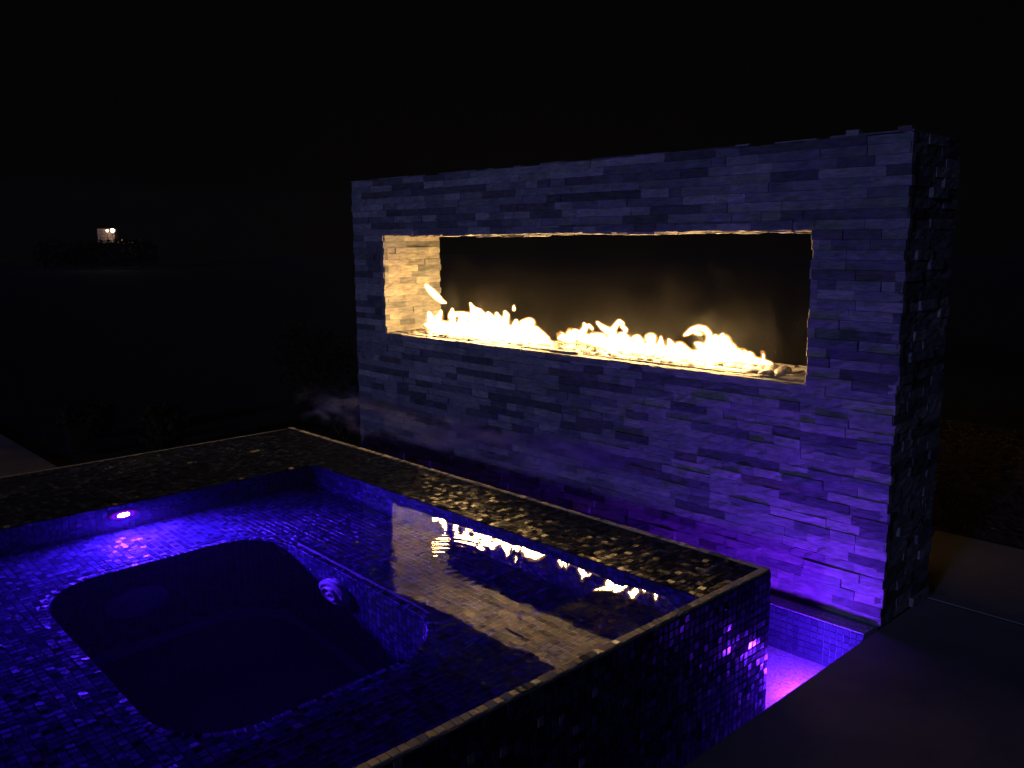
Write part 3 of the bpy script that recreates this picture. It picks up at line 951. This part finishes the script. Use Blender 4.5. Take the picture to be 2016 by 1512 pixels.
def blob_mesh(lines, shrink, voxel, jit, grow=0.0):
    bm = bmesh.new()
    r0 = random.Random(4)
    for pl in lines:
        for k in range(len(pl)):
            a = Vector(pl[k])
            steps = 1
            if k + 1 < len(pl):
                dl = (Vector(pl[k + 1][:3]) - Vector(pl[k][:3])).length
                steps = max(1, int(dl / max(0.004, 0.45 * min(pl[k][3], pl[k + 1][3]))))
            for s in range(steps if k + 1 < len(pl) else 1):
                f = s / steps
                nb = pl[k + 1] if k + 1 < len(pl) else pl[k]
                p = [pl[k][i] + (nb[i] - pl[k][i]) * f for i in range(4)]
                rr = p[3] * shrink + grow
                if rr < voxel * 0.55:
                    continue
                mt = Matrix.Translation((p[0] + r0.uniform(-jit, jit), p[1] + r0.uniform(-jit, jit) * 2, p[2] + LIFT)) @ Matrix.Diagonal((rr, rr * 1.25, rr, 1))
                bmesh.ops.create_icosphere(bm, subdivisions=2, radius=1.0, matrix=mt)
    me = bpy.data.meshes.new('tmp')
    bm.to_mesh(me)
    bm.free()
    o = bpy.data.objects.new('tmp', me)
    COL.objects.link(o)
    md = o.modifiers.new('r', 'REMESH')
    md.mode = 'VOXEL'
    md.voxel_size = voxel
    sm = o.modifiers.new('s', 'SMOOTH')
    sm.iterations = 2
    sm.factor = 0.5
    bpy.context.view_layer.update()
    ev = o.evaluated_get(bpy.context.evaluated_depsgraph_get())
    res = bpy.data.meshes.new_from_object(ev)
    bpy.data.objects.remove(o)
    res.polygons.foreach_set('use_smooth', [True] * len(res.polygons))
    return res


# thin ragged tips along the base of each cluster
fr_ = random.Random(21)
for lines in FLAMES[1:]:
    base = lines[0]
    for _ in range(13):
        k = fr_.randrange(len(base) - 1)
        f = fr_.random()
        p = [base[k][i] + (base[k + 1][i] - base[k][i]) * f for i in range(4)]
        h_, r_, dx = p[3] + fr_.uniform(0.006, 0.032), p[3] * fr_.uniform(0.25, 0.5), fr_.uniform(-0.022, 0.012)
        y_ = p[1] + fr_.uniform(-0.05, 0.06)
        lines.append([(p[0], y_, p[2] + p[3] * 0.3, r_), (p[0] + dx * 0.2, y_, p[2] + h_ * 0.5, r_ * 0.75), (p[0] + dx * 0.7, y_ + 0.005, p[2] + h_ * 0.8, r_ * 0.42), (p[0] + dx * 1.3, y_, p[2] + h_, 0.0018)])
fire = empty('gas_fire', (1.75, 0.165, 0.0), 'row of white hot gas flames rising from the burner tray', 'fire')
for lines in FLAMES:
    me = blob_mesh(lines, 0.87, 0.003, 0.0012)
    c = Vector((0, 0, 0))
    f_ = link('flame', me, M_FLAME, fire, c)
    me2 = blob_mesh(lines, 1.02, 0.004, 0.0012, 0.0085)
    link('flame_edge', me2, M_FLAME_EDGE, f_, c)

mb = MB()
mb.box(OL + 0.03, OR - 0.03, 0.02, DEPTH - 0.02, 0.02, OT - 0.02)
tag(mb.build('smoke', M_SMOKE), 'thin brown smoke drifting above the flames in the opening', 'smoke', kind='stuff')
mb = MB()
mb.box(-0.08, 2.75, -0.46, -0.06, -0.56, -0.28)
tag(mb.build('steam', M_STEAM), 'faint wisps of steam rising between hot tub and wall', 'steam', kind='stuff')

# fire pebbles in the tray
pm = []
for k in range(6):
    bm = bmesh.new()
    bmesh.ops.create_icosphere(bm, subdivisions=2, radius=1.0)
    sx, sy, sz = random.uniform(0.85, 1.25), random.uniform(0.8, 1.1), random.uniform(0.5, 0.75)
    for v in bm.verts:
        d = 1 + 0.10 * math.sin(v.co.x * 2.3 + k) * math.cos(v.co.y * 2.1 + k * 2)
        v.co = Vector((v.co.x * sx * d, v.co.y * sy * d, v.co.z * sz * d))
    me = bpy.data.meshes.new('pebble')
    bm.to_mesh(me)
    bm.free()
    me.polygons.foreach_set('use_smooth', [True] * len(me.polygons))
    me.materials.append(M_PEBBLE)
    pm.append(me)


def pebble(x, y, r, label, group=None):
    o = bpy.data.objects.new('pebble', random.choice(pm))
    o.location = (x, y, -0.022 + r * 0.62)
    o.rotation_euler = (random.uniform(-0.3, 0.3), random.uniform(-0.3, 0.3), random.uniform(0, 6.28))
    o.scale = (r, r, r)
    COL.objects.link(o)
    tag(o, label, 'pebble', group or 'pebbles in the burner tray')


for x, y, r, lab in ((3.005, 0.130, 0.036, 'small round pebble in front of the others past the last flame'),
                     (3.040, 0.215, 0.044, 'large oval pebble at the far right end of the burner tray'),
                     (2.945, 0.135, 0.040, 'flat pebble beside the tip of the last flame'),
                     (2.975, 0.245, 0.042, 'smooth pebble half behind the tip of the last flame')):
    pebble(x, y, r, lab)
x = TRX0 + 0.04
while x < 2.90:
    for y in (0.115, 0.17, 0.235, 0.285):
        if random.random() < 0.62:
            pebble(x + random.uniform(-0.02, 0.02), y + random.uniform(-0.012, 0.012), random.uniform(0.020, 0.036), 'rounded pebble among the flames in the burner tray')
    x += random.uniform(0.05, 0.08)

# ------------------------------------------------------------------ surroundings in the dark
mb = MB()
mb.box(-1.90, -1.77, -1.34, -1.22, ZDECK, ZDECK + 0.17)
mb.box(-1.912, -1.758, -1.352, -1.208, ZDECK + 0.17, ZDECK + 0.195)
post = mb.build('bollard', M_POST, None, (-1.835, -1.28, ZDECK))
tag(post, 'small dark block post standing at the edge of the left deck', 'bollard')


def leaves(mb, c, rad, n, size):
    for _ in range(n):
        d = Vector((random.gauss(0, 1), random.gauss(0, 1), random.gauss(0, 1))).normalized()
        p = Vector(c) + Vector((d.x * rad[0], d.y * rad[1], d.z * rad[2])) * random.uniform(0.55, 1.0)
        u = Vector((random.gauss(0, 1), random.gauss(0, 1), random.gauss(0, 0.6))).normalized()
        v = u.orthogonal().normalized()
        s = size * random.uniform(0.6, 1.3)
        mb.add([p - u * s, p + v * s * 0.45, p + u * s, p - v * s * 0.45], [(0, 1, 2, 3)])


def tree(x, y, h, r, label, lean=0.0):
    root = empty('tree', (x, y, -0.985), label, 'tree')
    mb = MB()
    pts = [(x + lean * q + 0.06 * math.sin(q * 5), y + 0.04 * math.cos(q * 6), -0.985 + h * 0.62 * q) for q in (0, 0.2, 0.4, 0.6, 0.8, 1.0)]
    mb.tube(pts, [0.17, 0.13, 0.115, 0.10, 0.085, 0.06], 9)
    tops = []
    for k in range(6):
        a = k * 1.05 + random.uniform(-0.3, 0.3)
        s = Vector(pts[3 + k % 3])
        e_ = s + Vector((math.cos(a) * r * 0.7, math.sin(a) * r * 0.7, h * random.uniform(0.12, 0.3)))
        mb.tube([s, (s + e_) / 2 + Vector((0, 0, 0.12)), e_], [0.05, 0.035, 0.015], 6)
        tops.append(e_)
    mb.build('trunk', M_BARK, root, (x, y, -0.985), smooth=True)
    mb = MB()
    for e_ in tops + [Vector(pts[-1]) + Vector((0, 0, 0.5))]:
        for q in range(3):
            leaves(mb, e_ + Vector((random.uniform(-.5, .5), random.uniform(-.5, .5), random.uniform(-.3, .6))), (r * 0.42, r * 0.42, r * 0.33), 230, 0.07)
    mb.build('crown', M_LEAF, root, (x, y, -0.985))


tree(3.6, 15.5, 4.8, 1.7, 'dark tree farthest to the right in the background', 0.1)


def shrub(x, y, r, label):
    root = empty('shrub', (x, y, -0.985), label, 'shrub')
    mb = MB()
    for k in range(7):
        a = k * 0.9
        mb.tube([(x, y, -0.985), (x + math.cos(a) * r * 0.3, y + math.sin(a) * r * 0.3, -0.985 + r * 0.6), (x + math.cos(a) * r * 0.6, y + math.sin(a) * r * 0.6, -0.985 + r * 1.0)], [0.014, 0.01, 0.004], 5)
    mb.build('stem', M_BARK, root, (x, y, -0.985))
    mb = MB()
    for k in range(9):
        leaves(mb, (x + random.uniform(-.4, .4) * r, y + random.uniform(-.4, .4) * r, -0.985 + r * random.uniform(0.45, 0.95)), (r * 0.5, r * 0.5, r * 0.42), 130, 0.035)
    mb.build('foliage', M_LEAF, root, (x, y, -0.985))


shrub(-2.35, -1.05, 0.26, 'low dark shrub left of the small dark post')
shrub(-1.45, -0.75, 0.30, 'low dark shrub just right of the small dark post')
shrub(-0.75, 0.35, 0.42, 'green shrub growing against the left end of the stone wall')
shrub(-2.9, 1.4, 0.55, 'broad dark shrub in the bed beyond the hot tub')

# far lit stone pier with two lanterns
fp = Vector((-51.8, 16.2, 1.08))
gate = empty('stone_pier', (fp.x, fp.y, -0.985), 'distant stone pier lit by lamps far across the dark garden', 'pier')
dirv = Vector((_f.x, _f.y, 0)).normalized()
side = Vector((_r.x, _r.y, 0)).normalized()
mb = MB()
k_r = random.Random(8)


def obox(mb, c, hx, hy, hz):
    vs = [c + side * (sx * hx) + dirv * (sy * hy) + Z * (sz * hz) for sz in (-1, 1) for sy in (-1, 1) for sx in (-1, 1)]
    mb.add(vs, [(0, 2, 3, 1), (4, 5, 7, 6), (0, 1, 5, 4), (2, 6, 7, 3), (0, 4, 6, 2), (1, 3, 7, 5)])


obox(mb, fp - Z * 0.83, 0.50, 0.25, 1.13)
mb.build('core', M_MORTAR, gate, (fp.x, fp.y, -0.985))
z = 0.44
while z < 1.36:
    x = -0.52
    while x < 0.5:
        L = k_r.uniform(0.25, 0.42)
        if x + L > 0.42:
            L = 0.52 - x
        if not (z > 1.15 and x > -0.1):
            m1 = MB()
            c = fp + side * (x + L / 2) - dirv * (0.26 + k_r.uniform(0, 0.03)) + Z * (z + 0.09 - fp.z)
            obox(m1, c, L / 2 - 0.012, 0.04, 0.082)
            m1.build('stone', M_FARSTONE, gate, c)
        x += L
    z += 0.185
hedge = MB()
for k in range(14):
    c = fp + side * (-3.2 + k * 0.5) - dirv * 1.9
    leaves(hedge, (c.x, c.y, -0.12), (0.5, 0.5, 0.85), 170, 0.16)
hg = hedge.build('hedge', M_LEAF, None, (fp.x, fp.y, -0.985))
tag(hg, 'dark clipped hedge in front of the distant lit pier', 'hedge')
for dx, dz, r, lab in ((0.30, 0.15, 0.055, 'small dim lantern beside the distant stone pier'), (0.62, 0.16, 0.11, 'bright lantern right of the distant stone pier')):
    c = fp + side * dx - dirv * 0.75 + Z * dz
    l_ = empty('lantern', (c.x, c.y, -0.985), lab, 'lantern', 'lanterns by the distant pier')
    mb = MB()
    mb.tube([(c.x, c.y, -0.985), (c.x, c.y, c.z - r)], [0.025, 0.02], 8)
    mb.build('post', M_LAMPMETAL, l_, (c.x, c.y, -0.985))
    mb = MB()
    mb.lathe([(r * 1.5, r * 0.9), (r * 0.6, r * 1.5), (0.01, r * 1.8)], c, (0, 0, 1), 12)
    mb.build('cap', M_LAMPMETAL, l_, (c.x, c.y, -0.985))
    mb = MB()
    mb.lathe([(r * math.cos(q), r * math.sin(q)) for q in (-1.5, -1.1, -0.6, 0, 0.6, 1.1, 1.5)], c, (0, 0, 1), 14)
    mb.build('globe', M_LANTERN, l_, (c.x, c.y, -0.985), smooth=True)

# damp night air round everything
mb = MB()
mb.box(-72, 72, -72, 72, -2.6, 4.6)
tag(mb.build('haze', gas_mat('night haze', (0.95, 0.95, 0.95), HAZE)), kind='stuff')
